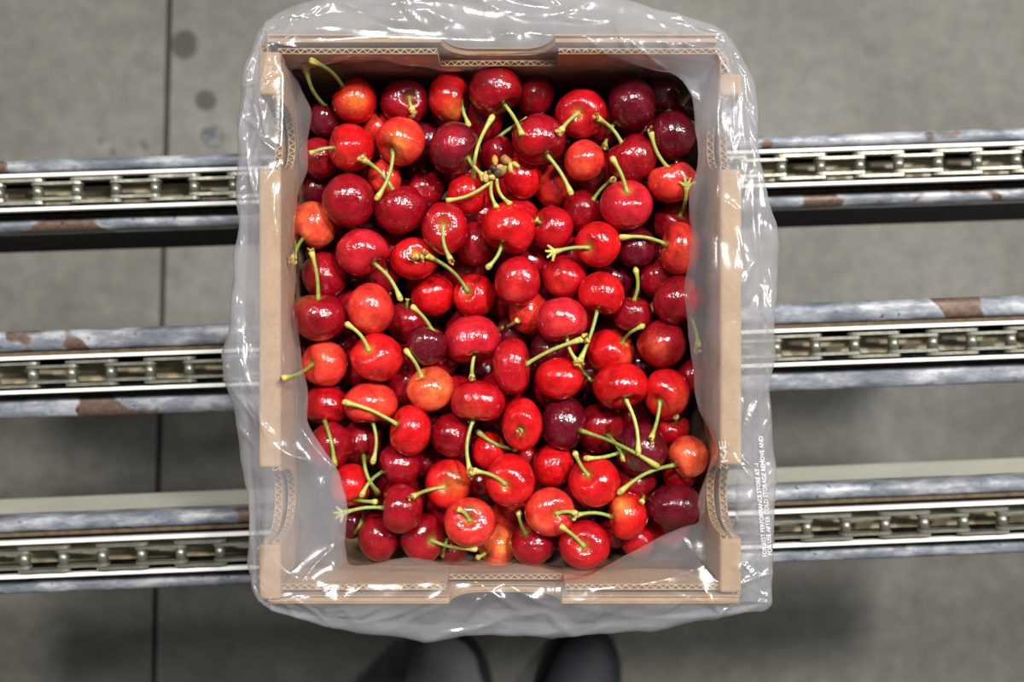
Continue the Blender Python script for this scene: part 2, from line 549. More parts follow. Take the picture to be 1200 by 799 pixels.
def board(name, axis, a0, a1, b0, b1, zt, notches, flutes=True, parent_name=None):
    """a corrugated board standing on the box floor: two liners and a fluted core showing on the cut edge"""
    top = top_profile(a0, a1, zt, notches)
    outline = [(a1, ZB + 0.001), (a0, ZB + 0.001)] + top
    lin = 0.0006
    ax = 'y' if axis == 'x' else 'x'      # prism axis = thickness axis
    # liner slabs
    def slab(c0, c1, drop):
        prof = [(a, z - (drop if i > 1 else 0)) for i, (a, z) in enumerate(outline)]
        return prism(name, prof, ax, c0, c1)
    bm = bmesh.new()
    for (c0, c1, drop) in ((b0, b0 + lin, 0.0), (b1 - lin, b1, 0.0), (b0 + lin, b1 - lin, 0.0022)):
        tmp = slab(c0, c1, drop)
        bm.from_mesh(tmp); bpy.data.meshes.remove(tmp)
    me = bpy.data.meshes.new(name); bm.to_mesh(me); bm.free()
    po = box_part(name, me, M_KRAFT)
    if flutes:
        # the wavy core on the cut edge
        seg = []
        s_acc = 0.0
        lam = 0.0044
        amp = (abs(b1 - b0) - 2 * lin) / 2 * 0.92
        mid = (b0 + b1) / 2
        fine = []
        for (p, q) in zip(top[:-1], top[1:]):
            d = math.hypot(q[0] - p[0], q[1] - p[1])
            k = max(1, int(d / (lam / 10)))
            for i in range(k):
                t = i / k
                fine.append((p[0] + (q[0] - p[0]) * t, p[1] + (q[1] - p[1]) * t, s_acc + d * t))
            s_acc += d
        V, Fc = [], []
        th = 0.00035
        for (a, z, s) in fine:
            off = amp * math.sin(2 * math.pi * s / lam)
            for (dz, dd) in ((0.0002, -th), (0.0002, th), (-0.0026, th), (-0.0026, -th)):
                bb = mid + off + dd
                V.append((a, bb, z + dz) if axis == 'x' else (bb, a, z + dz))
        for i in range(len(fine) - 1):
            for k in range(4):
                k2 = (k + 1) % 4
                Fc.append((i * 4 + k, i * 4 + k2, (i + 1) * 4 + k2, (i + 1) * 4 + k))
        fl = fix_normals(mesh('fluted_core', V, Fc))
        box_part('fluted_core', fl, M_FLUTE, po)
    return po

T = 0.0042
box_part('base_panel', box_mesh('base_panel', BX0 + T, BX1 - T, BY0 + T, BY1 - T, ZB + 0.0003, ZB + T), M_KRAFT)
rx = lambda p: P(p, 0, Z_RIM).x
ry = lambda p: P(0, p, Z_RIM).y
# end walls (top and bottom of the photo): outer board + lower inner board, wide notch in the middle
for (yo, s, n0, n1) in ((BY1, -1, 515, 652), (BY0, 1, 525, 660)):
    o0, o1 = sorted((yo, yo + s * T))
    board('end_panel', 'x', BX0 + 0.004, BX1 - (0.0125 if s < 0 else 0.0005), o0, o1, Z_RIM, [(rx(n0), rx(n1), 0.024, 'flat')], flutes=False)
    i0, i1 = sorted((yo + s * (T + 0.0022), yo + s * (T + 0.0054)))
    for (a, b_) in ((BX0 + 0.009, rx(n0 - 3)), (rx(n1 + 3), BX1 - 0.009)):
        board('inner_flap', 'x', a, b_, i0, i1, Z_RIM - 0.003, [])
    # the strip behind the notch
    board('inner_flap', 'x', rx(n0 - 2.4), rx(n1 + 2.4), i0, i1, Z_RIM - 0.026, [])
# side walls (left and right): folded over at the rim, with two oval notches each
for (xo, s, segs) in ((BX0, 1, ((60, 111), (198, 548), (638, 703))), (BX1, -1, ((86, 112), (198, 545), (631, 695)))):
    nts = [(ry(segs[1][0]), ry(segs[0][1]), 0.034, 'oval'), (ry(segs[2][0]), ry(segs[1][1]), 0.034, 'oval')]
    W = 0.0108
    o0, o1 = sorted((xo, xo + s * T))
    board('side_panel', 'y', BY0 + T + 0.0002, BY1 - T - (0.0002 if s > 0 else 0.017), o0, o1, Z_RIM - 0.0012, nts)
    i0, i1 = sorted((xo + s * (W - T), xo + s * W))
    board('side_panel', 'y', BY0 + 2 * T + 0.003, BY1 - 2 * T - 0.003, i0, i1, Z_RIM - 0.0012, [(a + 0.002, b_ - 0.002, 0.037, 'oval') for a, b_, _, _ in nts])
    for (p0, p1) in segs:
        ya, yb = sorted((ry(p0), ry(p1)))
        x0, x1 = sorted((xo - s * 0.0004, xo + s * (W + 0.0004)))
        me = box_mesh('rim_fold', x0, x1, ya, yb, Z_RIM - 0.012, Z_RIM + 0.0004, 0.0018, 3)
        box_part('rim_fold', me, M_KRAFT)
IX0, IX1 = BX0 + 0.0112, BX1 - 0.0112
IY0, IY1 = BY0 + 0.0102, BY1 - 0.0102

# ------------------------------------------------------------------ cherries
TINT = {'m': srgb(92, 8, 24), 'd': srgb(140, 8, 22), 'r': srgb(172, 10, 22), 'b': srgb(198, 15, 20),
        'l': srgb(214, 46, 38), 'o': srgb(220, 76, 48), 'y': srgb(226, 150, 66), 'p': srgb(186, 24, 38)}
GREEN = np.array(srgb(170, 184, 92)); GREEN2 = np.array(srgb(132, 156, 66)); YEL = np.array(srgb(206, 194, 98)); BRN = np.array(srgb(122, 84, 40))
PALEG = np.array(srgb(190, 202, 120))

# cx, cy, rx, ry, tier, tint, shape, stem base, stem tip, tip kind, blush (px, py, tint), label
# tip kind: 0 plain, 1 yellow knob, 2 bud cluster, 3 brown dry end, 4 pale bracts
C = [
 (416,119,26,27,0.6,'b','n',(404,105),(365,71),1,(420,125,'y'),'bright red cherry with yellow spot and long stem, in the upper left corner'),
 (380,141,20,21,2.6,'m','n',(385,125),(359,82),2,None,'deep shaded maroon cherry in the upper left corner, long thin stem standing up'),
 (474,120,28,27,1.2,'d','n',(482,118),(483,128),2,None,'dark red cherry by the upper wall with pale bud scales on its top'),
 (440,150,18,18,2.6,'l','n',None,None,0,None,'pale pink cherry peeking out between three others near the upper left corner'),
 (470,165,29,29,0,'l','h',(459,180),(442,232),1,(468,172,'y'),'light red heart-shaped cherry with yellow middle, stem hanging from its dimple'),
 (411,173,29,28,0.1,'b','h',(391,175),(363,180),0,(409,189,'l'),'bright red cherry with short stub stem pointing at the left film wall'),
 (374,186,24,25,1.2,'d','n',None,None,0,None,'dark red cherry under the short stub stem by the left wall'),
 (409,235,31,31,0,'d','n',None,None,0,None,'large glossy dark red stemless cherry, left part of the box, two bright highlights'),
 (371,223,21,22,2.4,'m','n',None,None,0,None,'maroon cherry mostly hidden left of the large glossy stemless one'),
 (369,263,26,28,0.5,'o','n',(355,280),(344,302),2,(366,252,'o'),'orange red cherry against the left wall, short stem bent down with a bud'),
 (470,246,31,30,0.1,'d','n',(461,222),(426,187),2,(462,262,'r'),'round red cherry whose stem ends in a long ragged yellow bud'),
 (450,208,20,22,2.0,'l','n',None,None,0,None,'orange pink cherry underneath two crossing stems'),
 (498,223,24,24,2.0,'d','n',(476,210),(498,200),0,None,'dark cherry in a gap with two sharp highlights, left of the bud cluster'),
 (526,114,26,29,1.0,'b','h',(550,120),(549,146),1,(534,136,'y'),'bright red cherry with large yellow patch low on its side, near the upper wall'),
 (580,106,31,30,0,'d','h',(592,126),(612,158),0,(600,100,'b'),'big cherry topmost in the box, dark with bright right flank, stem pointing down right'),
 (627,112,23,25,1.6,'d','n',None,None,0,None,'dark red cherry in shade under the upper wall notch, right of the topmost one'),
 (532,174,31,31,0,'m','n',(550,187),(566,206),2,(530,168,'p'),'large dark maroon cherry with pinkish sheen left of the brown bud cluster'),
 (583,180,20,22,2.0,'d','n',(577,165),(618,140),1,None,'dark small cherry above the brown bud cluster, its stem curving up right'),
 (631,163,32,30,0,'d','n',(640,183),(669,226),1,(622,168,'b'),'wide dark red cherry with a long S-curved stem ending in yellow'),
 (549,228,25,25,1.0,'b','n',(560,197),(577,137),1,None,'bright red cherry below the curved stem left of the bud cluster'),
 (612,207,22,26,0,'b','n',None,None,0,None,'bright scarlet oval cherry touching the brown bud cluster'),
 (649,218,24,25,1.0,'l','n',None,None,0,None,'light red cherry under the tip of the S-curved stem'),
 (521,267,27,31,0,'r','n',(521,266),(528,304),3,None,'cherry seen straight into its stem dimple, stem with a brown end'),
 (596,267,31,31,0,'b','h',(587,288),(572,313),1,None,'large bright red cherry with cleft lower edge and short stem, just below the bud cluster'),
 (648,268,25,26,1.0,'r','n',(632,262),(628,257),0,None,'red cherry with tiny stem stub at its left, right of the large cleft one'),
 (557,285,25,26,1.3,'d','n',None,None,0,None,'dark red cherry between the dimple-up cherry and the cleft bright one'),
 (681,133,30,29,0.2,'r','n',(676,137),(658,152),2,(690,140,'b'),'wide red cherry by the upper wall with a crooked knobbly stem on its face'),
 (741,122,29,31,0.1,'m','n',None,None,0,None,'big dark stemless cherry in the upper right, glossy with several highlights'),
 (773,111,22,24,2.4,'m','n',(771,131),(813,146),0,None,'maroon cherry hidden in the upper right corner, stem reaching under the film'),
 (788,159,27,28,1.2,'m','n',None,None,0,None,'shaded dark maroon cherry against the film in the upper right corner'),
 (741,186,29,29,0.8,'d','n',(727,167),(700,138),3,(735,188,'r'),'dark red cherry whose stem crosses up left, right of the orange red round one'),
 (685,188,24,24,0.2,'l','n',None,None,0,(683,196,'o'),'small round orange red stemless cherry in the upper right quarter'),
 (707,150,20,20,2.2,'d','n',(724,144),(708,171),2,None,'hidden dark cherry whose stem leans down left beside the orange red one'),
 (734,241,31,29,0,'p','n',(733,227),(718,186),1,None,'plump pinkish red cherry with an upright green stem standing in its dimple'),
 (788,213,29,26,0.1,'l','b',(781,191),(763,155),3,(806,205,'d'),'two-tone cherry, pink left half and brownish right half, by the right film'),
 (789,262,24,24,1.6,'d','n',(795,254),(805,219),4,None,'dark cherry at the right film with a pale bract on its upright stem'),
 (683,247,24,26,1.3,'d','n',(695,235),(719,210),1,None,'dark red cherry left of the plump pinkish one, stem leading up right'),
 (701,286,27,27,0,'b','n',(689,292),(650,295),4,None,'bright red cherry whose sideways stem ends in a pale star of bracts'),
 (746,290,24,24,1.2,'m','n',None,None,0,None,'shiny maroon cherry under a stem lying across, below the plump pinkish one'),
 (797,291,25,31,0.2,'l','h',(776,286),(728,278),1,(800,300,'o'),'light pinkish red cherry half under the right film, stem pointing left'),
 (769,325,21,24,1.4,'d','n',None,None,0,None,'dark red oval cherry left of the film edge, below the light pinkish one'),
 (795,351,31,29,0,'d','n',(812,376),(818,404),2,None,'large dark red cherry crossed by the film edge on the right'),
 (661,325,26,25,0.8,'r','n',None,None,0,(655,337,'l'),'red cherry with pale lower edge under the star of bracts'),
 (705,344,27,27,0,'b','h',(699,366),(680,422),2,None,'scarlet sparkling cherry right of centre with a stem running down to a joint'),
 (607,329,27,29,0.1,'r','n',None,None,0,(601,345,'l'),'round red cherry in the centre with a dull tan spot on its lower side'),
 (556,347,25,26,0.5,'b','n',(549,343),(501,300),2,None,'bright red cherry with a long diagonal stem rising up left, above the two-lobed one'),
 (508,346,26,25,1.0,'b','n',None,None,0,None,'bright red cherry under the long diagonal stem'),
 (485,303,28,25,0.6,'b','n',(490,300),(487,301),2,None,'bright red cherry with a greenish bract on top, at the diagonal stem\'s tip'),
 (424,295,31,28,0,'p','h',(441,312),(469,350),1,None,'dewy pinkish red heart-shaped cherry with stem pointing down right'),
 (380,323,26,28,0.9,'d','n',None,None,0,(385,318,'p'),'dark pink red cherry behind the upright stem of the tan-scarred cherry'),
 (373,372,32,30,0,'d','n',(374,350),(365,295),3,(352,350,'y'),'dark red cherry with tan yellow scar by its upright stem, at the left wall'),
 (434,362,27,30,0.1,'l','n',None,None,0,(436,378,'o'),'pale orange red oval stemless cherry, left of centre'),
 (447,323,22,20,2.2,'d','n',None,None,0,None,'dark cherry hidden under the down-right stem of the dewy heart-shaped one'),
 (477,377,25,24,1.0,'d','n',(478,360),(478,350),0,None,'dark red cherry right of the pale orange red oval one'),
 (500,404,24,25,0.2,'m','n',(513,380),(484,360),1,None,'small round maroon cherry left of the two-lobed one, arched stem on top'),
 (442,419,31,28,0,'b','n',(434,410),(407,380),1,(450,422,'l'),'bright red cherry below the pale orange oval one, thick stem up left'),
 (381,426,27,27,0,'l','n',(368,426),(332,443),1,(388,420,'o'),'freckled light red cherry at the left wall, long stem reaching over the film'),
 (382,474,26,25,0.7,'r','n',(380,492),(392,544),1,None,'red cherry beside the left wall with a stem hanging straight down'),
 (434,472,32,26,0.3,'l','n',(436,495),(437,541),1,(450,470,'o'),'broad light red cherry beneath a long lying stem, left half of the box'),
 (481,504,26,30,0,'b','h',(464,496),(404,471),1,None,'bright orange-red cherry with a notch where its long stem reaches far left'),
 (505,456,28,27,0.2,'o','n',(494,441),(476,411),1,(516,452,'y'),'peachy orange red cherry with a yellow glow below the round maroon one'),
 (474,450,22,24,2.0,'d','n',None,None,0,None,'shaded brownish red cherry left of the peachy one'),
 (387,523,27,28,1.0,'d','n',None,None,0,None,'dark red cherry partly under the milky film fold at lower left'),
 (423,517,25,27,1.2,'d','n',(428,533),(443,578),1,None,'dark cherry behind two hanging stems, lower left'),
 (468,544,26,25,0.9,'d','n',(448,552),(424,580),1,None,'dark red cherry just below the bright notched one, pale speck on its face'),
 (411,568,24,26,0.9,'b','n',(416,585),(440,588),1,None,'bright red cherry seen into its dimple among crossing stems, lower left'),
 (471,596,27,29,0,'d','n',(446,594),(402,601),4,None,'dark red speckled cherry sitting on two others at lower left, stem pointing left'),
 (444,628,24,28,0.8,'d','n',None,None,0,None,'smooth dark red cherry lowest at the left, above the cardboard corner'),
 (495,630,26,29,0.7,'d','n',(507,630),(557,643),1,None,'dark red cherry at the lower wall with a long pale curved stem to the right'),
 (412,612,19,19,2.2,'m','n',(427,608),(415,624),1,None,'maroon cherry in shadow behind stems in the lower left corner'),
 (525,567,27,30,0.1,'b','n',(522,568),(483,582),3,(536,562,'y'),'bright red cherry with yellow halo around its stem, lower left of centre'),
 (551,612,31,29,0,'l','n',(551,606),(538,597),1,(553,593,'n'),'light red cherry with brown netted scar in its dimple, near the lower wall'),
 (583,638,24,24,1.1,'o','n',(570,645),(560,653),1,(590,632,'y'),'pale orange cherry with a short stub stem at the lower wall'),
 (598,563,29,31,0,'b','n',(592,565),(556,552),2,None,'glossy bright red cherry with dimple facing up, joined to the yellow stem joint'),
 (560,470,32,27,0,'r','n',(555,496),(551,553),2,(550,484,'o'),'wide red cherry in the centre, straight stem down to a yellow stem joint'),
 (529,509,24,26,0.8,'d','n',None,None,0,None,'dark red cherry left of the straight stem below centre'),
 (503,543,18,20,2.2,'d','n',None,None,0,None,'hidden dark red cherry right of the pale-specked one'),
 (573,528,21,22,1.1,'b','n',(589,519),(571,523),1,None,'small bright red cherry with cut stem lying on it, right of the straight stem'),
 (612,496,24,31,0,'b','h',(610,506),(609,505),3,(610,505,'k'),'bright red cherry with a round black brown hole scar, right of centre'),
 (660,495,28,32,0,'m','n',(679,504),(770,546),1,None,'dark maroon round cherry with the longest straight stem pointing right'),
 (702,501,29,29,0.9,'d','n',(711,509),(731,538),1,None,'dark red cherry behind the longest straight stem'),
 (648,545,24,26,0.7,'b','n',None,None,0,None,'bright red round cherry right below the dark maroon one with the longest stem'),
 (697,565,30,30,0,'b','h',(686,553),(674,531),1,None,'glossy bright red cherry with a short bent stem in its dimple, lower right'),
 (752,526,32,31,0.6,'m','n',(718,529),(687,537),1,(738,542,'k'),'big maroon cherry beneath several crossing stems with a brown spot'),
 (727,451,32,29,0,'b','h',(732,469),(748,531),1,None,'large bright red cherry with a fold line above its hanging stem, right side'),
 (781,461,27,30,0.4,'b','h',(769,471),(763,514),3,(795,470,'o'),'bright red cherry at the right film with a straight stem ending in brown'),
 (787,503,21,20,1.5,'r','n',(790,493),(792,488),1,None,'red cherry tucked under the one at the right film, yellow stub on top'),
 (807,535,24,25,0,'o','n',(790,546),(726,577),1,None,'orange red round cherry near the right film, long stem to the lower left'),
 (796,556,20,20,1.4,'r','n',None,None,0,None,'red cherry peeking out below the orange red one at right'),
 (791,594,32,27,0.1,'m','n',None,None,0,None,'wide dark maroon stemless cherry lowest at the right'),
 (735,604,24,28,0.1,'b','n',(716,606),(674,604),2,(725,588,'y'),'bright red cherry with yellow orange shoulder, stem to the left, lower right'),
 (747,634,20,20,1.8,'r','n',None,None,0,None,'red cherry underneath at the lower wall by the wide maroon one'),
 (685,638,30,28,0,'r','n',(683,636),(658,617),1,None,'red cherry at the lower wall looking into its dimple, hooked stem'),
 (644,599,29,29,0.2,'l','n',(652,599),(674,601),1,(630,606,'o'),'light red cherry with stem lying across it, tip meeting another stem'),
 (624,637,27,26,0.7,'d','n',(616,622),(608,601),1,None,'dark red cherry between the orange one and the hooked-stem one at the lower wall'),
 (597,602,22,22,2.0,'l','n',None,None,0,None,'light red cherry hidden below the glossy dimple-up one'),
 (655,444,28,25,0.5,'b','n',None,None,0,None,'bright red cherry right above the dark maroon one with the longest stem'),
 (600,429,25,33,0,'r','h',(624,428),(680,398),2,None,'tall kidney-shaped red cherry with stem leaving its right side, centre'),
 (554,398,34,30,0,'p','b',(557,419),(553,443),3,None,'two-lobed red cherry with a deep central crease, dry brown scraps at its stem'),
 (658,374,31,28,0,'p','n',(665,396),(677,424),1,(655,380,'l'),'wide pinkish red cherry with one long streak highlight, right of centre'),
 (620,365,24,25,0.9,'l','n',None,None,0,None,'light red cherry behind the wide pinkish one, centre'),
 (598,392,20,20,2.2,'m','n',(588,384),(607,375),0,None,'maroon cherry deep in a gap right of the two-lobed one'),
 (643,410,22,22,2.2,'m','n',None,None,0,None,'maroon cherry in the gap above the stem of the tall kidney-shaped one'),
 (776,403,29,28,0,'d','n',None,None,0,(762,408,'o'),'dark red cherry with a pale scratch mark, beside the right film'),
 (715,412,29,28,0.8,'b','n',(729,401),(753,382),1,(738,416,'o'),'bright red cherry with an orange right shoulder behind the fold-line one'),
 (692,440,20,20,2.4,'d','n',(694,448),(681,429),1,None,'hidden dark cherry whose stem slants between two bright ones, right of centre'),
 (741,368,23,22,1.9,'d','n',(742,352),(745,316),1,None,'shaded dark cherry with a lone upright stem, right of the scarlet sparkling one'),
 (722,385,22,20,2.2,'d','n',(731,365),(760,361),2,None,'deep dark cherry with an orange dry bud on its sideways stem'),
 (813,441,20,21,1.8,'d','n',None,None,0,None,'dark red cherry seen only through the right film'),
 (750,426,21,21,2.2,'m','n',None,None,0,None,'maroon cherry in the gap under the pale-scratched one'),
 (745,490,20,20,2.0,'b','n',None,None,0,None,'red cherry in the gap behind two hanging stems at right'),
 (562,565,18,18,2.4,'d','n',None,None,0,None,'dark cherry beneath the yellow stem joint'),
 (617,535,19,19,2.0,'p','n',(602,524),(560,506),0,None,'pink cherry in the gap below the hole-scarred one, stem curving left'),
 (744,566,24,22,2.0,'d','n',(757,580),(752,588),1,None,'dark cherry under the long stem of the orange red one at right'),
 (720,622,20,20,2.2,'d','n',None,None,0,None,'dark cherry behind the yellow-shouldered one at the lower wall'),
 (530,642,18,18,2.2,'d','n',(524,630),(519,650),1,None,'dark cherry under the long pale curved stem at the lower wall'),
]

def dirs_of(shape, th, ph):
    """radius factor of a cherry for polar angle th from the stem and azimuth ph"""
    D, wd, G, gw = 0.27, 0.34, 0.025, 0.16
    if shape == 'h': D, wd, G, gw = 0.40, 0.44, 0.045, 0.25
    if shape == 'b': D, wd, G, gw = 0.36, 0.42, 0.20, 0.34
    r = 1.0 - D * np.exp(-(th / wd) ** 2) + 0.045 * np.exp(-((th - 0.85) / 0.4) ** 2) - 0.05 * np.exp(-((np.pi - th) / 0.3) ** 2)
    r -= G * np.exp(-(ph / gw) ** 2) * np.clip(np.sin(th), 0, 1) ** 0.6 * (0.5 + 0.5 * np.cos(th * 0.75))
    return r, D

NT, NP = 30, 44
_th = np.concatenate([[0.0], np.linspace(0, 1, NT)[1:-1] ** 1.0 * np.pi, [np.pi]])
TH, PH = np.meshgrid(_th, np.linspace(-np.pi, np.pi, NP, endpoint=False), indexing='ij')
_faces = []
for i in range(1, NT - 2):
    for k in range(NP):
        k2 = (k + 1) % NP
        _faces.append((1 + (i - 1) * NP + k, 1 + i * NP + k, 1 + i * NP + k2, 1 + (i - 1) * NP + k2))
_last = 1 + (NT - 2) * NP
for k in range(NP):
    k2 = (k + 1) % NP
    _faces.append((0, 1 + k, 1 + k2))
    _faces.append((_last, 1 + (NT - 3) * NP + k2, 1 + (NT - 3) * NP + k))

def cherry_body(shape, axis, rx_, ry_, rz_, tint, blush, seed, roll):
    th = np.concatenate([[0.0], TH[1:-1].ravel(), [np.pi]])
    ph = np.concatenate([[0.0], PH[1:-1].ravel(), [0.0]])
    r, D = dirs_of(shape, th, ph)
    q = np.random.default_rng(seed)
    for _ in range(3):
        k = q.normal(size=3) * 1.6; p0 = q.uniform(0, 6.28)
        d = np.stack([np.sin(th) * np.cos(ph), np.sin(th) * np.sin(ph), np.cos(th)], 1)
        r = r + 0.012 * np.sin(d @ k * 1.7 + p0)
    loc = np.stack([r * np.sin(th) * np.cos(ph), r * np.sin(th) * np.sin(ph), r * np.cos(th) * 0.95], 1)
    az = np.array(axis, float); az /= np.linalg.norm(az)
    up = np.array([0, 0, 1.0]) if abs(az[2]) < 0.9 else np.array([0, 1.0, 0])
    x = up - az * up.dot(az); x /= np.linalg.norm(x)
    y = np.cross(az, x)
    x, y = x * math.cos(roll) + y * math.sin(roll), -x * math.sin(roll) + y * math.cos(roll)
    wv = loc[:, :1] * x + loc[:, 1:2] * y + loc[:, 2:3] * az
    wv = wv * np.array([rx_, ry_, rz_])
    me = mesh('cherry', wv, _faces, True)
    base = np.array(TINT[tint])
    cols = np.tile(base, (len(wv), 1))
    if blush is not None:
        bd, bt, rad = blush
        bd = np.array(bd, float); bd /= np.linalg.norm(bd)
        nn = wv / np.linalg.norm(wv, axis=1, keepdims=True)
        ang = np.arccos(np.clip(nn @ bd, -1, 1))
        if bt == 'n':
            wgt = np.clip(1.3 - ang / 0.36, 0, 1) * 0.85; tc = np.array(srgb(132, 84, 44))
        elif bt == 'k':
            wgt = np.clip(2.2 - ang / 0.15, 0, 1); tc = np.array(srgb(58, 44, 28))
        else:
            wgt = np.exp(-(ang / rad) ** 2) * (0.42 if bt == 'y' else 0.65); tc = np.array(TINT[bt])
        cols = cols * (1 - wgt[:, None]) + tc * wgt[:, None]
    # paler ring in the dimple
    wd = np.exp(-(th / 0.22) ** 2)[:, None] * 0.55
    cols = cols * (1 - wd) + np.array(srgb(206, 150, 70)) * wd
    a = me.color_attributes.new('tint', 'FLOAT_COLOR', 'POINT')
    buf = np.ones((len(wv), 4), np.float32); buf[:, :3] = cols
    a.data.foreach_set('color', buf.ravel())
    return me, D

def blob(name, parts, base_cols):
    """small lumps: parts = (centre, (rx,ry,rz), colour)"""
    V, Fc, cs = [], [], []
    for (c, r, cc) in parts:
        n0 = len(V)
        nr, ns = 6, 8
        R = Matrix.Rotation(random.uniform(0, 6.28), 3, Vector((random.gauss(0, 1), random.gauss(0, 1), random.gauss(0, 1))).normalized())
        for i in range(nr + 1):
            t = math.pi * i / nr
            for k in range(ns):
                a = 2 * math.pi * k / ns
                j = 1 + random.uniform(-.15, .15)
                V.append(Vector(c) + R @ Vector((r[0] * math.sin(t) * math.cos(a) * j, r[1] * math.sin(t) * math.sin(a) * j, r[2] * math.cos(t))))
                cs.append(cc)
        for i in range(nr):
            for k in range(ns):
                k2 = (k + 1) % ns
                Fc.append((n0 + i * ns + k, n0 + (i + 1) * ns + k, n0 + (i + 1) * ns + k2, n0 + i * ns + k2))
    me = mesh(name, V, Fc, True)
    a = me.color_attributes.new('tint', 'FLOAT_COLOR', 'POINT')
    buf = np.ones((len(V), 4), np.float32); buf[:, :3] = np.array(cs, np.float32)
    a.data.foreach_set('color', buf.ravel())
    return me

# --- heights: uppermost tier first, each lower cherry hangs just under those that cover it
placed = []   # (x, y, z, r, index)
order = sorted(range(len(C)), key=lambda i: C[i][4])
pos = {}
for i in order:
    cx, cy, rx_, ry_, tier = C[i][:5]
    edge_drop = 0.004 if cy < 130 else 0.0
    z = Z_TOP - tier * 0.0048 - edge_drop
    for it in range(60):
        k = (ZC - z) / F
        r = 0.5 * (rx_ + ry_) * k
        p = P(cx, cy, z)
        bad = 0.0
        for (x2, y2, z2, r2, _) in placed:
            d = math.sqrt((p.x - x2) ** 2 + (p.y - y2) ** 2 + (z - z2) ** 2)
            ov = (r + r2) * 0.965 - d
            if ov > bad: bad = ov
        if bad <= 1e-5: break
        z -= max(bad * 0.6, 0.0004)
    placed.append((p.x, p.y, z, r, i)); pos[i] = (p, r, k)

def clear_z(x, y, rad, skip):
    """lowest height at (x, y) that clears all visible cherries"""
    best = -1
    for (x2, y2, z2, r2, j) in placed:
        if j == skip: continue
        d2 = (x - x2) ** 2 + (y - y2) ** 2
        R = r2 * 1.0 + rad
        if d2 < R * R:
            best = max(best, z2 + math.sqrt(R * R - d2))
    return best

def stem_path(bpx, tpx, zb, zt, skip, bow, nseg=14, rad=0.0012, push=True):
    (x0, y0), (x1, y1) = bpx, tpx
    L_ = math.hypot(x1 - x0, y1 - y0) + 1e-6
    nx, ny = -(y1 - y0) / L_, (x1 - x0) / L_
    pts = []
    for i in range(nseg + 1):
        t = i / nseg
        b_ = math.sin(math.pi * t) * bow * L_
        px, py = x0 + (x1 - x0) * t + nx * b_, y0 + (y1 - y0) * t + ny * b_
        z = zb + (zt - zb) * (1 - (1 - t) ** 1.6)
        pts.append([px, py, z])
    if push:
        need = []
        for (px, py, z) in pts:
            p = P(px, py, z)
            cz = clear_z(p.x, p.y, rad, skip)
            need.append(max(0.0, min(cz - z, 0.022)) if cz > 0 else 0.0)
        need[0] = 0.0; need[1] *= 0.4
        sm = need[:]
        for _ in range(4):
            sm = [max(need[i], (sm[max(i - 1, 0)] + sm[i] + sm[min(i + 1, nseg)]) / 3) if i > 1 else sm[i] for i in range(nseg + 1)]
        for i in range(nseg + 1): pts[i][2] += sm[i]
        zs = [p[2] for p in pts]
        for _ in range(3):
            zs = [zs[0]] + [(zs[i - 1] + zs[i] * 2 + zs[i + 1]) / 4 for i in range(1, nseg)] + [zs[-1]]
        for i in range(nseg + 1): pts[i][2] = zs[i]
    return [P(*p) for p in pts]

def tip_lumps(kind, tip, d):
    side = d.cross(Vector((0, 0, 1)))
    if side.length < 1e-4: side = Vector((1, 0, 0))
    side.normalize()
    parts = []
    if kind == 1:
        parts.append((tip, (0.0017, 0.0017, 0.0015), YEL * 0.9))
        parts.append((tip + d * 0.0009, (0.0011, 0.0011, 0.0010), BRN))
    elif kind == 2:
        parts.append((tip, (0.0020, 0.0020, 0.0022), YEL))
        for k in range(5):
            c = tip + d * random.uniform(0.0008, 0.004) + side * random.uniform(-0.002, 0.002) + Vector((0, 0, random.uniform(-0.0006, 0.0014)))
            cc = [YEL * 0.8, BRN, np.array(srgb(172, 124, 54)), np.array(srgb(186, 170, 84)), BRN * 1.4][k]
            parts.append((c, (random.uniform(0.0008, 0.0014), random.uniform(0.001, 0.0016), random.uniform(0.0014, 0.0022)), cc))
    elif kind == 3:
        parts.append((tip, (0.0014, 0.0014, 0.0016), BRN))
        for k in range(4):
            c = tip + d * random.uniform(0.0003, 0.003) + side * random.uniform(-0.0014, 0.0014) + Vector((0, 0, random.uniform(0, 0.001)))
            parts.append((c, (0.0008, 0.0010, 0.0014), [BRN, np.array(srgb(176, 120, 50)), BRN * 0.6, np.array(srgb(196, 150, 80))][k]))
    elif kind == 4:
        for k in range(4):
            a = (k - 1.5) * 0.7
            dd = (d * math.cos(a) + side * math.sin(a))
            for q in range(4):
                parts.append((tip + dd * (0.0008 + 0.0013 * q) + Vector((0, 0, 0.0006)), (0.0013 - 0.0002 * q, 0.0013 - 0.0002 * q, 0.0011 - 0.0001 * q), PALEG if k % 2 else YEL))
    return parts

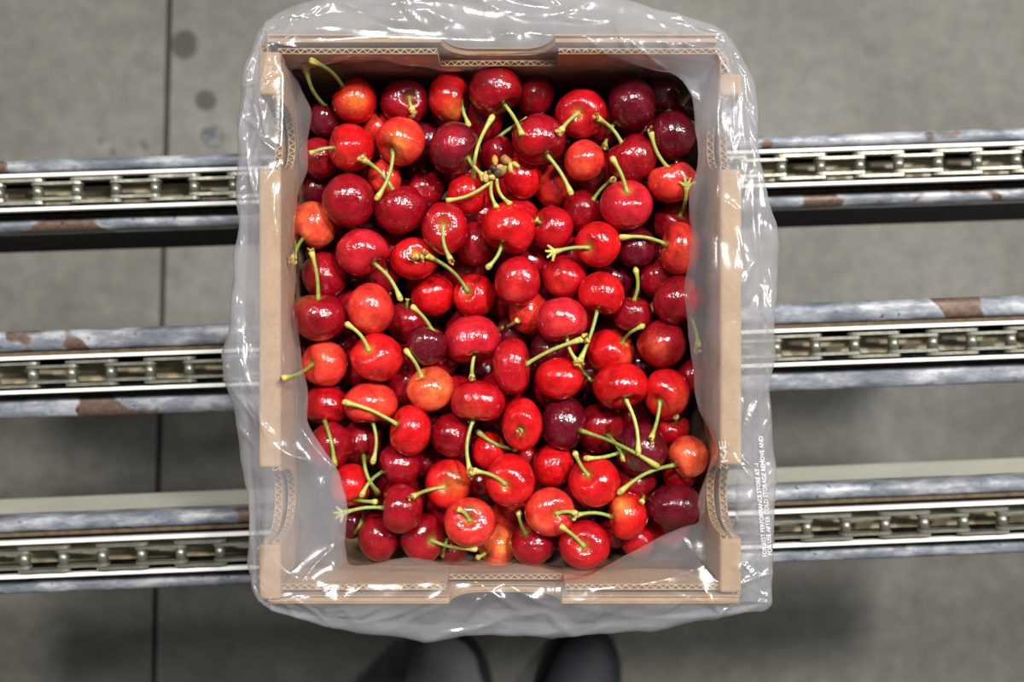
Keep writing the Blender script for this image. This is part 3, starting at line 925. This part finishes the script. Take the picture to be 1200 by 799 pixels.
for i, (cx, cy, rx_, ry_, tier, tint, shape, base, tip, tk, bl, label) in enumerate(C):
    p, r, k = pos[i]
    q = random.Random(100 + i)
    if base is not None:
        ox, oy = (base[0] - cx) / rx_, -(base[1] - cy) / ry_
        m_ = math.hypot(ox, oy)
        s_ = min(m_ / 0.76, 0.985)
        if m_ > 1e-6: ox, oy = ox / m_ * s_, oy / m_ * s_
        axis = Vector((ox, oy, math.sqrt(max(0.02, 1 - s_ * s_))))
        roll = q.uniform(-0.5, 0.5) if shape != 'n' else q.uniform(-3.1, 3.1)
        if shape == 'b': roll = 0.0
    else:
        axis = Vector((q.uniform(-1, 1), q.uniform(-1, 1), -q.uniform(0.25, 1.2)))
        roll = q.uniform(-3.1, 3.1)
    axis.normalize()
    blush = None
    if bl is not None:
        bx, by = (bl[0] - cx) / rx_, -(bl[1] - cy) / ry_
        mm = min(0.97, math.hypot(bx, by))
        blush = (Vector((bx, by, math.sqrt(max(0.05, 1 - mm * mm)))), bl[2], 0.50)
    me, D = cherry_body(shape, axis, rx_ * k, ry_ * k, r * 0.98, tint, blush, i, roll)
    o = link('cherry', me, M_CHERRY)
    o.location = p
    tag(o, label, 'cherry', 'cherries in the box')
    if base is not None:
        b3 = p + Vector((axis.x * rx_ * k, axis.y * ry_ * k, axis.z * r * 0.98)) * ((1 - D) * 0.93)
        kb = F / (ZC - b3.z)
        bpx = (600 + b3.x * kb, 399.5 - b3.y * kb)
        L_ = math.hypot(tip[0] - bpx[0], tip[1] - bpx[1]) * k
        zt = b3.z + (0.003 + 0.10 * L_ if L_ > 0.006 else 0.005)
        zt = max(zt, p.z + 0.2 * r)
        zt = min(zt, Z_TOP + 0.026)
        for _ in range(40):
            tp = P(tip[0], tip[1], zt)
            if IX0 + 0.003 < tp.x < IX1 - 0.003 and IY0 + 0.003 < tp.y < IY1 - 0.003: break
            if zt > Z_RIM + 0.008: break
            zt += 0.001
        bow = q.choice((-1, 1)) * q.uniform(0.03, 0.10)
        pts = stem_path(bpx, tip, b3.z, zt, i, bow)
        n = len(pts)
        rad = []
        cols = []
        gmix = q.random()
        gcol = GREEN * gmix + GREEN2 * (1 - gmix)
        for j in range(n):
            t = j / (n - 1)
            rad.append(0.00102 + 0.0006 * math.exp(-(t / 0.10) ** 2) + 0.0008 * math.exp(-((1 - t) / 0.14) ** 2))
            yy = math.exp(-((1 - t) / 0.16) ** 2) * 0.75
            cols.append(gcol * (1 - yy) + YEL * yy)
        st = link('stem', tube('stem', [v - p for v in pts], rad, 9, cols), M_STEM, o)
        if tk:
            d = (pts[-1] - pts[-2]).normalized()
            parts = tip_lumps(tk, pts[-1] - p, d)
            link('stem_tip', blob('stem_tip', parts, None), M_BUD, st)

# --- the brown bud cluster lying on the cherries, with its loose stems
cz = max(clear_z(*P(584, 205, 0.62)[:2], 0.002, -1), Z_TOP + 0.010)
cl_o = P(584, 205, cz)
parts = []
for (px, py, r1, r2, cc) in ((580, 188, 1.5, 2.2, (196, 150, 60)), (593, 188, 2.2, 2.4, (160, 116, 60)), (579, 197, 1.8, 2.0, (70, 48, 30)), (586, 196, 1.6, 1.6, (190, 150, 110)),
                             (590, 200, 1.3, 2.2, (150, 140, 70)), (570, 207, 1.6, 2.6, (198, 160, 90)), (576, 208, 1.4, 2.0, (214, 184, 110)), (584, 203, 1.8, 2.2, (96, 66, 38)),
                             (598, 196, 1.2, 2.0, (190, 180, 100)), (604, 193, 1.0, 1.8, (170, 170, 80)), (574, 202, 1.2, 1.6, (90, 60, 36))):
    parts.append((P(px, py, cz + random.uniform(-0.001, 0.002)) - cl_o, (r1 * 0.0015, r1 * 0.0012, r2 * 0.0015), np.array(srgb(*cc))))
bc = link('bud_cluster', blob('bud_cluster', parts, None), M_BUD)
bc.location = cl_o
tag(bc, 'cluster of brown dry bud scales with loose green stems lying on the cherries', 'bud cluster')
for (a, b_, bow) in (((574, 214), (523, 235), -0.08), ((576, 211), (582, 243), 0.10), ((582, 209), (598, 239), 0.14)):
    pts = stem_path(a, b_, cz - 0.001, cz - 0.004, -1, bow)
    rad = [0.00095 + 0.0007 * math.exp(-((1 - j / 14) / 0.12) ** 2) for j in range(15)]
    cols = [GREEN * (1 - math.exp(-((1 - j / 14) / 0.12) ** 2) * 0.5) + YEL * math.exp(-((1 - j / 14) / 0.12) ** 2) * 0.5 for j in range(15)]
    link('stem', tube('stem', [v - cl_o for v in pts], rad, 9, cols), M_STEM, bc)

# --- buried cherries that carry the visible ones
protos = []
for j in range(5):
    me, _ = cherry_body('n' if j % 2 else 'h', (random.uniform(-1, 1), random.uniform(-1, 1), random.uniform(-1, 0.4)), 0.0132, 0.0132, 0.0130, 'mdmdr'[j], None, 900 + j, random.uniform(0, 6))
    me.materials.append(M_CHERRY)
    protos.append(me)
spheres = [(x, y, z, r) for (x, y, z, r, _) in placed]
nb = 0
RB = 0.0132
cand = rng.uniform([IX0 + RB + 0.002, IY0 + RB + 0.002], [IX1 - RB - 0.002, IY1 - RB - 0.002], size=(9000, 2))
ZMIN = ZB + T + RB + 0.001
zc_ = np.full(len(cand), Z_TOP - 0.026)
def lower(x, y, z, r):
    d2 = (cand[:, 0] - x) ** 2 + (cand[:, 1] - y) ** 2
    R = r + RB
    m_ = d2 < R * R
    zc_[m_] = np.minimum(zc_[m_], z - np.sqrt(R * R - d2[m_]))
for sp_ in spheres: lower(*sp_)
lowleft = (600 + cand[:, 0] * F / 0.59 < 405) & (399.5 - cand[:, 1] * F / 0.59 > 528)
zc_[lowleft] = -1            # the pile leaves this corner of the box empty
while nb < 180:
    i = int(np.argmax(zc_))
    z = float(zc_[i])
    if z < ZMIN: break
    x, y = map(float, cand[i])
    lower(x, y, z, RB * 0.985)
    o = link('cherry', protos[nb % 5]); o.location = (x, y, z)
    o.rotation_euler = (0, 0, random.uniform(0, 6.28))
    tag(o, 'dark red cherry buried beneath the top layer, barely glimpsed through gaps', 'cherry', 'buried cherries under the top layer')
    nb += 1
print('buried cherries', nb)

# ------------------------------------------------------------------ plastic bag liner
# stations around the box: inner fold edge, rim, outer silhouette (photograph pixels)
ST = [
 ((336, 78), (316, 54), (308, 34)),
 ((385, 73), (372, 48), (350, 6)),
 ((455, 74), (450, 44), (440, -10)),
 ((520, 78), (520, 46), (520, -18)),
 ((580, 70), (585, 48), (590, -20)),
 ((655, 66), (652, 46), (660, -14)),
 ((712, 70), (720, 46), (730, -2)),
 ((785, 90), (795, 52), (795, 14)),
 ((813, 120), (848, 64), (853, 44)),
 ((817, 160), (858, 110), (882, 96)),
 ((817, 195), (859, 160), (890, 160)),
 ((812, 245), (860, 235), (904, 240)),
 ((806, 330), (860, 330), (909, 335)),
 ((807, 410), (860, 410), (909, 430)),
 ((812, 480), (860, 480), (908, 500)),
 ((836, 525), (861, 540), (907, 560)),
 ((823, 580), (861, 600), (906, 610)),
 ((820, 612), (861, 655), (906, 660)),
 ((795, 622), (864, 698), (903, 706)),
 ((745, 646), (780, 702), (868, 719)),
 ((685, 670), (690, 702), (705, 746)),
 ((600, 666), (600, 700), (598, 747)),
 ((540, 660), (530, 702), (490, 748)),
 ((470, 660), (430, 703), (385, 738)),
 ((412, 662), (345, 704), (324, 718)),
 ((402, 640), (311, 696), (297, 694)),
 ((406, 600), (312, 640), (291, 632)),
 ((393, 550), (312, 580), (287, 570)),
 ((361, 492), (312, 500), (279, 480)),
 ((357, 430), (312, 430), (272, 400)),
 ((346, 340), (312, 340), (273, 320)),
 ((344, 260), (312, 260), (277, 235)),
 ((358, 190), (312, 180), (279, 172)),
 ((364, 130), (312, 120), (283, 122)),
 ((350, 98), (313, 82), (293, 68)),
]
NS = 1000
nst = len(ST)
def periodic(vals, n):
    vals = np.array(vals, float)
    t = np.linspace(0, len(vals), n, endpoint=False)
    i = np.floor(t).astype(int); f = (t - i)[:, None]
    m_ = len(vals)
    p0, p1, p2, p3 = vals[(i - 1) % m_], vals[i % m_], vals[(i + 1) % m_], vals[(i + 2) % m_]
    # softened Catmull-Rom
    s = 0.35
    m1, m2 = (p2 - p0) * s, (p3 - p1) * s
    h = f
    return (2 * h**3 - 3 * h**2 + 1) * p1 + (h**3 - 2 * h**2 + h) * m1 + (-2 * h**3 + 3 * h**2) * p2 + (h**3 - h**2) * m2

Bpx = periodic([s[0] for s in ST], NS); Cpx = periodic([s[1] for s in ST], NS); Dpx = periodic([s[2] for s in ST], NS)
# smooth closed length coordinate for the wrinkles
def at_z(px, z):
    z = np.broadcast_to(np.asarray(z, float), (len(px),))
    k = (ZC - z) / F
    return np.stack([(px[:, 0] - 600) * k, (399.5 - px[:, 1]) * k, z], 1)
ss = np.arange(NS) / NS
zB = Z_RIM - 0.0085 + 0.002 * np.sin(ss * 2 * np.pi * 5 + 1)
Bp = at_z(Bpx, zB)
Cp = at_z(Cpx, Z_RIM + 0.0045)
Dp = at_z(Dpx, Z_RIM - 0.0055)
Mp = at_z(Cpx * 0.40 + Dpx * 0.60, Z_RIM + 0.0016)
Ep = Dp.copy(); Ep[:, 2] = Z_RIM - 0.085
ctr = np.array([(BX0 + BX1) / 2, (BY0 + BY1) / 2])
Ep[:, :2] += (ctr - Ep[:, :2]) * 0.02
# inner lining against the walls
A1 = Bp.copy(); A0 = Bp.copy()
def to_wall(p, inset):
    q = p.copy()
    cxn = (p[:, 0] - ctr[0]) / ((IX1 - IX0) / 2); cyn = (p[:, 1] - ctr[1]) / ((IY1 - IY0) / 2)
    k = 1.0 / np.maximum(np.abs(cxn), np.abs(cyn))
    q[:, 0] = ctr[0] + (p[:, 0] - ctr[0]) * k; q[:, 1] = ctr[1] + (p[:, 1] - ctr[1]) * k
    q[:, 0] = np.clip(q[:, 0], IX0 + inset, IX1 - inset); q[:, 1] = np.clip(q[:, 1], IY0 + inset, IY1 - inset)
    return q
A1 = to_wall(Bp, 0.0012); A1[:, 2] = Z_RIM - 0.036
A0 = to_wall(Bp, 0.0012); A0[:, 2] = ZB + T + 0.004
Rp = to_wall(Bp, 0.0006); Rp[:, 2] = Z_RIM + 0.0042
Rp = 0.15 * Bp + 0.85 * Rp; Rp[:, 2] = Z_RIM + 0.0034
Cp[:, 2] = Z_RIM + 0.0058
rows = [A0, A1, Bp, Rp, Cp, Mp, Dp, Ep]
counts = [10, 14, 20, 10, 14, 16, 22]
VL = [0, 1, 2, 2.6, 3, 4, 5, 6]
grid = []
vpar = []
for a in range(len(rows) - 1):
    p0 = rows[max(a - 1, 0)]; p1 = rows[a]; p2 = rows[a + 1]; p3 = rows[min(a + 2, len(rows) - 1)]
    sten = 0.28
    m1, m2 = (p2 - p0) * sten, (p3 - p1) * sten
    if a == 0: m1 = (p2 - p1) * 0.5
    for j in range(counts[a]):
        h = j / counts[a]
        grid.append((2*h**3 - 3*h**2 + 1) * p1 + (h**3 - 2*h**2 + h) * m1 + (-2*h**3 + 3*h**2) * p2 + (h**3 - h**2) * m2)
        vpar.append(VL[a] + (VL[a + 1] - VL[a]) * h)
grid.append(rows[-1]); vpar.append(6.0)
Gd = np.array(grid)            # (NV, NS, 3)
NV = Gd.shape[0]
vpar = np.array(vpar)
# normals
du = np.roll(Gd, -1, axis=1) - np.roll(Gd, 1, axis=1)
dv = np.gradient(Gd, axis=0)
nor = np.cross(du, dv)
nor /= np.linalg.norm(nor, axis=2, keepdims=True) + 1e-12
if np.mean(nor[NV // 2, :, 2]) < 0: nor = -nor
amp = np.interp(vpar, [0, 1.0, 1.6, 2.0, 2.6, 3.0, 3.6, 4.3, 5.0, 6.0], [0, 0.0004, 0.0020, 0.0022, 0.0028, 0.0012, 0.0032, 0.0050, 0.0042, 0.0055])
# crumpled film: sharp-ridged folds of many directions, each strong only in patches
Q = Gd.reshape(-1, 3)
def tri(x): return 2 * np.abs(2 * (x - np.floor(x + 0.5))) - 1
def soft(x, f, ph, ax):
    return np.sin(Q @ (np.array(ax) * f) + ph)
warp = np.stack([soft(Q, 38, 1.0, (0.3, 1, 0.5)) + 0.5 * soft(Q, 90, 2.0, (1, -0.4, 0.2)),
                 soft(Q, 34, 0.3, (1, 0.2, -0.4)) + 0.5 * soft(Q, 83, 4.0, (0.5, 1, 0.3)),
                 soft(Q, 45, 2.2, (0.6, -1, 0.2))], 1) * 0.0026
fold = np.zeros(len(Q))
q_ = np.random.default_rng(21)
for lam, a_, n_ in ((0.095, 1.25, 5), (0.055, 0.75, 7), (0.028, 0.32, 7), (0.013, 0.035, 5)):
    for _ in range(n_):
        d_ = q_.normal(size=3); d_ /= np.linalg.norm(d_)
        ph = q_.uniform(0, 1)
        k1 = q_.normal(size=3) * 26; k2 = q_.normal(size=3) * 55
        mask = np.clip(0.25 + 0.75 * np.sin(Q @ k1 + q_.uniform(0, 6.28)) * np.sin(Q @ k2 + q_.uniform(0, 6.28)) * 1.6, 0, 1) ** 1.3
        fold += a_ * mask * tri((Q + warp) @ d_ / lam + ph)
disp = fold.reshape(NV, NS)
keep = np.interp(vpar, [2.2, 2.5, 4.5, 5.0], [1, 0.2, 0.2, 0.8])[:, None]   # the film cannot dip into the rim
disp = np.where(disp < 0, disp * keep, disp)
amp = np.interp(vpar, [0, 0.8, 1.4, 2.0, 2.6, 3.0, 3.5, 4.2, 5.0, 6.0], [0, 0.0003, 0.0010, 0.0014, 0.0008, 0.0007, 0.0016, 0.0022, 0.0016, 0.0022])
Gd = Gd + nor * (disp * amp[:, None])[:, :, None]
# pleats running over the rim
# long creases drawn between points of the photograph: (x0,y0,x1,y1,height mm,width px)
CREASE = [(470, 0, 495, 30, 3, 5), (395, 0, 500, 30, 2.5, 5), (560, 0, 640, 20, 2.5, 6), (640, 20, 690, 2, 2.5, 6), (615, 36, 690, 42, 2.5, 5), (690, 42, 702, 60, 2, 5), (720, 20, 735, 60, 3, 4),
          (733, 42, 780, 82, 3, 4), (780, 82, 818, 118, 2.5, 4), (800, 30, 805, 55, 3, 6), (838, 60, 862, 95, 3, 6), (870, 120, 880, 200, 3, 6), (885, 190, 892, 330, 3, 7), (850, 235, 870, 250, 2, 5),
          (300, 155, 335, 185, 2.5, 4), (335, 185, 332, 200, 2, 4), (290, 165, 305, 245, 2.5, 6), (320, 215, 330, 290, 2, 5), (278, 390, 300, 470, 2.5, 6), (300, 470, 318, 520, 2.5, 5), (318, 520, 360, 540, 2.5, 6),
          (340, 480, 395, 550, 2.0, 7), (376, 565, 392, 640, 2.5, 5), (392, 640, 350, 690, 2.5, 5), (420, 730, 520, 695, 2.2, 5), (380, 690, 385, 735, 2.2, 5), (515, 742, 600, 720, 2.8, 6), (600, 720, 640, 715, 2.0, 6),
          (640, 715, 674, 746, 2.8, 6), (540, 660, 620, 720, 2.2, 5), (590, 680, 660, 715, 2.0, 5), (600, 742, 660, 738, 2.0, 7), (660, 706, 845, 720, 1.8, 7), (825, 690, 845, 720, 2.2, 5), (700, 690, 840, 655, 1.5, 7), (845, 720, 903, 702, 2.0, 5),
          (840, 560, 872, 470, 2.2, 5), (835, 590, 865, 640, 2.0, 5), (893, 330, 888, 480, 1.8, 8), (830, 470, 850, 380, 1.8, 6)]
q_ = np.random.default_rng(5)
for _ in range(150):
    i = int(q_.integers(0, NS)); t_ = q_.uniform(0.1, 1.05)
    c_ = Cpx[i] * (1 - t_) + Dpx[i] * t_
    tg = Dpx[(i + 12) % NS] - Dpx[(i - 12) % NS]
    a_ = math.atan2(tg[1], tg[0]) + q_.normal() * 0.6
    l_ = q_.uniform(10, 48)
    CREASE.append((c_[0] - l_ * math.cos(a_), c_[1] - l_ * math.sin(a_), c_[0] + l_ * math.cos(a_), c_[1] + l_ * math.sin(a_), q_.uniform(1.0, 2.4), q_.uniform(2.5, 6)))
kk = F / (ZC - Gd[:, :, 2])
PX = 600 + Gd[:, :, 0] * kk; PY = 399.5 - Gd[:, :, 1] * kk
vm = np.clip((vpar - 1.7) / 0.3, 0, 1) * np.clip((5.5 - vpar) / 0.4, 0, 1)
add = np.zeros_like(PX)
for (x0, y0, x1, y1, hh, ww) in CREASE:
    lx, ly = x1 - x0, y1 - y0
    t = np.clip(((PX - x0) * lx + (PY - y0) * ly) / (lx * lx + ly * ly), 0, 1)
    bowx = np.sin(np.pi * t) * 0.05
    d = np.hypot(PX - (x0 + lx * t - ly * bowx), PY - (y0 + ly * t + lx * bowx))
    add = np.maximum(add, hh * 0.0009 * np.exp(-d / ww) * np.sin(np.pi * np.clip(t * 0.9 + 0.05, 0, 1)) ** 0.5)
Gd[:, :, 2] += add * vm[:, None]
V = Gd.reshape(-1, 3)
Fc = []
for a in range(NV - 1):
    for b_ in range(NS):
        b2 = (b_ + 1) % NS
        Fc.append((a * NS + b_, a * NS + b2, (a + 1) * NS + b2, (a + 1) * NS + b_))
bag_o = Vector((float(ctr[0]), float(ctr[1]), ZB + T))
me = mesh('bag_liner', V - np.array(bag_o), Fc, True)
# the cuff outside the rim is the film turned back double, so it is cloudier
hz = np.interp(vpar, [0, 1.5, 2.6, 3.0, 3.6, 6.0], [0.10, 0.11, 0.12, 0.16, 0.29, 0.24])
ha = me.attributes.new('haze', 'FLOAT', 'POINT')
# several plies lie folded on each other along the upper right corner and the right wall
ply = periodic([[v] for v in ([1.0] * 4 + [1.1, 1.5, 2.4, 2.8, 2.8, 2.6, 2.2, 1.5, 1.2, 1.15, 1.1] + [1.0] * 9 + [1.3, 1.6, 1.8, 1.9, 1.6, 1.2] + [1.0] * (nst - 30))], NS)[:, 0]
inn = np.clip((3.4 - vpar) / 0.6, 0, 1) * np.clip((vpar - 1.3) / 0.4, 0, 1)
hz2 = hz[:, None] * (1 + inn[:, None] * (ply[None, :] - 1))
ha.data.foreach_set('value', hz2.ravel().astype(np.float32))
bag = link('bag_liner', me, M_FILM)
bag.location = bag_o
tag(bag, 'crumpled clear plastic bag lining the cardboard box and folded over its rim', 'plastic bag')

# printing on the film
up_rows = (vpar > 2.0) & (vpar < 5.02)
UPX = PX[up_rows].ravel(); UPY = PY[up_rows].ravel(); UPZ = Gd[up_rows][:, :, 2].ravel()
def film_z(px, py):
    d = (UPX - px) ** 2 + (UPY - py) ** 2
    i = np.argpartition(d, 120)[:120]
    return float(UPZ[i].mean()) + 0.0012
def print_text(s, x0, y0, x1, y1, cap_px, name='printed_text'):
    """lettering along the line from (x0,y0) to (x1,y1) in the photograph, laid onto the film"""
    cu = bpy.data.curves.new(name, 'FONT'); cu.body = s; cu.size = 1.0; cu.resolution_u = 2
    tmp = bpy.data.objects.new('tmp_text', cu); col.objects.link(tmp)
    bpy.context.view_layer.update()
    dg = bpy.context.evaluated_depsgraph_get()
    me = bpy.data.meshes.new_from_object(tmp.evaluated_get(dg))
    bpy.data.objects.remove(tmp, do_unlink=True); bpy.data.curves.remove(cu)
    co = np.array([v.co[:] for v in me.vertices])
    wid = co[:, 0].max() - co[:, 0].min()
    L_ = math.hypot(x1 - x0, y1 - y0); ux, uy = (x1 - x0) / L_, (y1 - y0) / L_
    vx, vy = uy, -ux            # up direction of the letters (image y points down)
    out = []
    for c in co:
        a = (c[0] - co[:, 0].min()) / wid * L_; h = c[1] / 0.7 * cap_px
        px, py = x0 + ux * a + vx * h, y0 + uy * a + vy * h
        p = P(px, py, film_z(px, py) + 0.0009) - bag_o
        out.extend(p)
    me.vertices.foreach_set('co', out)
    me.name = name
    me.materials.clear()
    o = link(name, me, M_PRINT, bag)
    o['label'] = 'small white printed lettering'
print_text('FOR BEST PERFORMANCE STORE AT -1', 899, 652, 889, 543, 5)
print_text('FOR USE AFTER COLD STORAGE REMOVE AND', 905, 650, 894, 511, 5)
print_text('1895', 887, 671, 875, 657, 6)
print_text('KE', 853, 541, 850, 516, 8)

# ------------------------------------------------------------------ person standing at the conveyor
person = empty('person', (0.0, -0.46, 0))
tag(person, 'person in dark grey trousers and black shoes standing below the box, only feet in view', 'person')
PO = Vector(person.location)
def shoe(toe, yaw, length=0.29, width=0.088):
    secs = []
    n, m_ = 22, 20
    V, Fc = [], []
    for i in range(n):
        t = i / (n - 1)                       # 0 toe .. 1 heel
        y = -t * length
        wdt = width / 2 * (math.sqrt(max(0.0, 1 - (1 - min(t / 0.28, 1)) ** 2)) * (1 - 0.22 * max(0, (t - 0.3) / 0.7)) )
        if t > 0.9: wdt *= math.sqrt(max(0, 1 - ((t - 0.9) / 0.1) ** 2)) * 0.9 + 0.1
        h = 0.030 + 0.030 * min(1, t / 0.25) + 0.045 * max(0, min(1, (t - 0.3) / 0.35))
        if i == 0: wdt = 0.004; h = 0.026
        for k in range(m_):
            a = 2 * math.pi * k / m_
            x = wdt * math.copysign(abs(math.cos(a)) ** 0.8, math.cos(a))
            z = 0.012 + (h - 0.012) * (0.5 + 0.5 * math.copysign(abs(math.sin(a)) ** 0.7, math.sin(a)))
            if math.sin(a) > 0: x *= (1 - 0.25 * math.sin(a) ** 2)
            V.append((x, y, z))
    for i in range(n - 1):
        for k in range(m_):
            k2 = (k + 1) % m_
            Fc.append((i * m_ + k, i * m_ + k2, (i + 1) * m_ + k2, (i + 1) * m_ + k))
    Fc.append(tuple(range(m_))); Fc.append(tuple(reversed(range((n - 1) * m_, n * m_))))
    me = fix_normals(mesh('shoe', V, Fc, True))
    o = link('shoe', me, M_SHOE, person)
    o.location = Vector((toe[0], toe[1], 0)) - PO
    o.rotation_euler = (0, 0, yaw)
    # sole
    prof = []
    for i in range(n):
        t = i / (n - 1)
        wdt = (width / 2 + 0.004) * math.sqrt(max(0.0, 1 - (1 - min(t / 0.26, 1)) ** 2)) * (1 - 0.2 * max(0, (t - 0.3) / 0.7))
        if t > 0.9: wdt *= math.sqrt(max(0, 1 - ((t - 0.9) / 0.1) ** 2)) * 0.9 + 0.1
        prof.append((wdt, 0.004 - t * (length + 0.006)))
    pts = [(x, y) for x, y in prof] + [(-x, y) for x, y in reversed(prof)]
    m2 = len(pts)
    V2 = [(x, y, 0.0005) for x, y in pts] + [(x, y, 0.016) for x, y in pts]
    F2 = [tuple(range(m2)), tuple(reversed(range(m2, 2 * m2)))] + [(i, (i + 1) % m2, (i + 1) % m2 + m2, i + m2) for i in range(m2)]
    link('sole', fix_normals(mesh('sole', V2, F2)), M_SOLE, o)
    return o
tr = P(697, 746, 0.05); tl = P(520, 752, 0.05)
shoe((tr.x, tr.y), -0.22)
shoe((tl.x, tl.y), 0.10)

def legs_mesh():
    V, Fc = [], []
    ns = 26
    def ring(cx, cy, z, rx_, ry_, ph):
        i0 = len(V)
        for k in range(ns):
            a = 2 * math.pi * k / ns
            f = 1 + 0.05 * math.sin(3 * a + ph + z * 25) + 0.03 * math.sin(5 * a - z * 40)
            V.append((cx + rx_ * math.cos(a) * f, cy + ry_ * math.sin(a) * f, z))
        return i0
    def skin(r0, r1):
        for k in range(ns):
            k2 = (k + 1) % ns
            Fc.append((r0 + k, r0 + k2, r1 + k2, r1 + k))
    tops = []
    for (x0, y0, s) in ((tr.x + 0.045, tr.y - 0.205, 1), (tl.x - 0.002, tl.y - 0.100, -1)):
        prev = None
        fw = 0.098 if s < 0 else 0.075
        nar = 0.80 if s < 0 else 1.0
        for j, (z, rx_, ry_) in enumerate(((0.030, 0.058, fw + 0.012), (0.045, 0.060, fw + 0.010), (0.075, 0.058, fw - 0.004), (0.12, 0.060, 0.080), (0.2, 0.062, 0.074), (0.35, 0.066, 0.072), (0.5, 0.072, 0.076), (0.7, 0.084, 0.088), (0.86, 0.092, 0.10))):
            t = z / 0.86
            i0 = ring(x0 + (s * 0.085 - x0) * t, y0 - 0.04 * t, z, rx_ * (nar + (1 - nar) * t), ry_, j * 0.7 + s)
            if prev is not None: skin(prev, i0)
            prev = i0
        tops.append(prev)
        Fc.append(tuple(prev + k for k in range(ns)))
    prev = None
    for (z, rx_, ry_) in ((0.83, 0.15, 0.09), (0.88, 0.172, 0.105), (0.95, 0.172, 0.105), (1.02, 0.16, 0.10)):
        i0 = ring(0.0, tl.y - 0.205, z, rx_, ry_, 0)
        if prev is not None: skin(prev, i0)
        else: Fc.append(tuple(reversed([i0 + k for k in range(ns)])))
        prev = i0
    Fc.append(tuple(prev + k for k in range(ns)))
    me = mesh('trousers', [Vector(v) - PO for v in V], Fc, True)
    return fix_normals(me)
link('trousers', legs_mesh(), M_CLOTH, person)
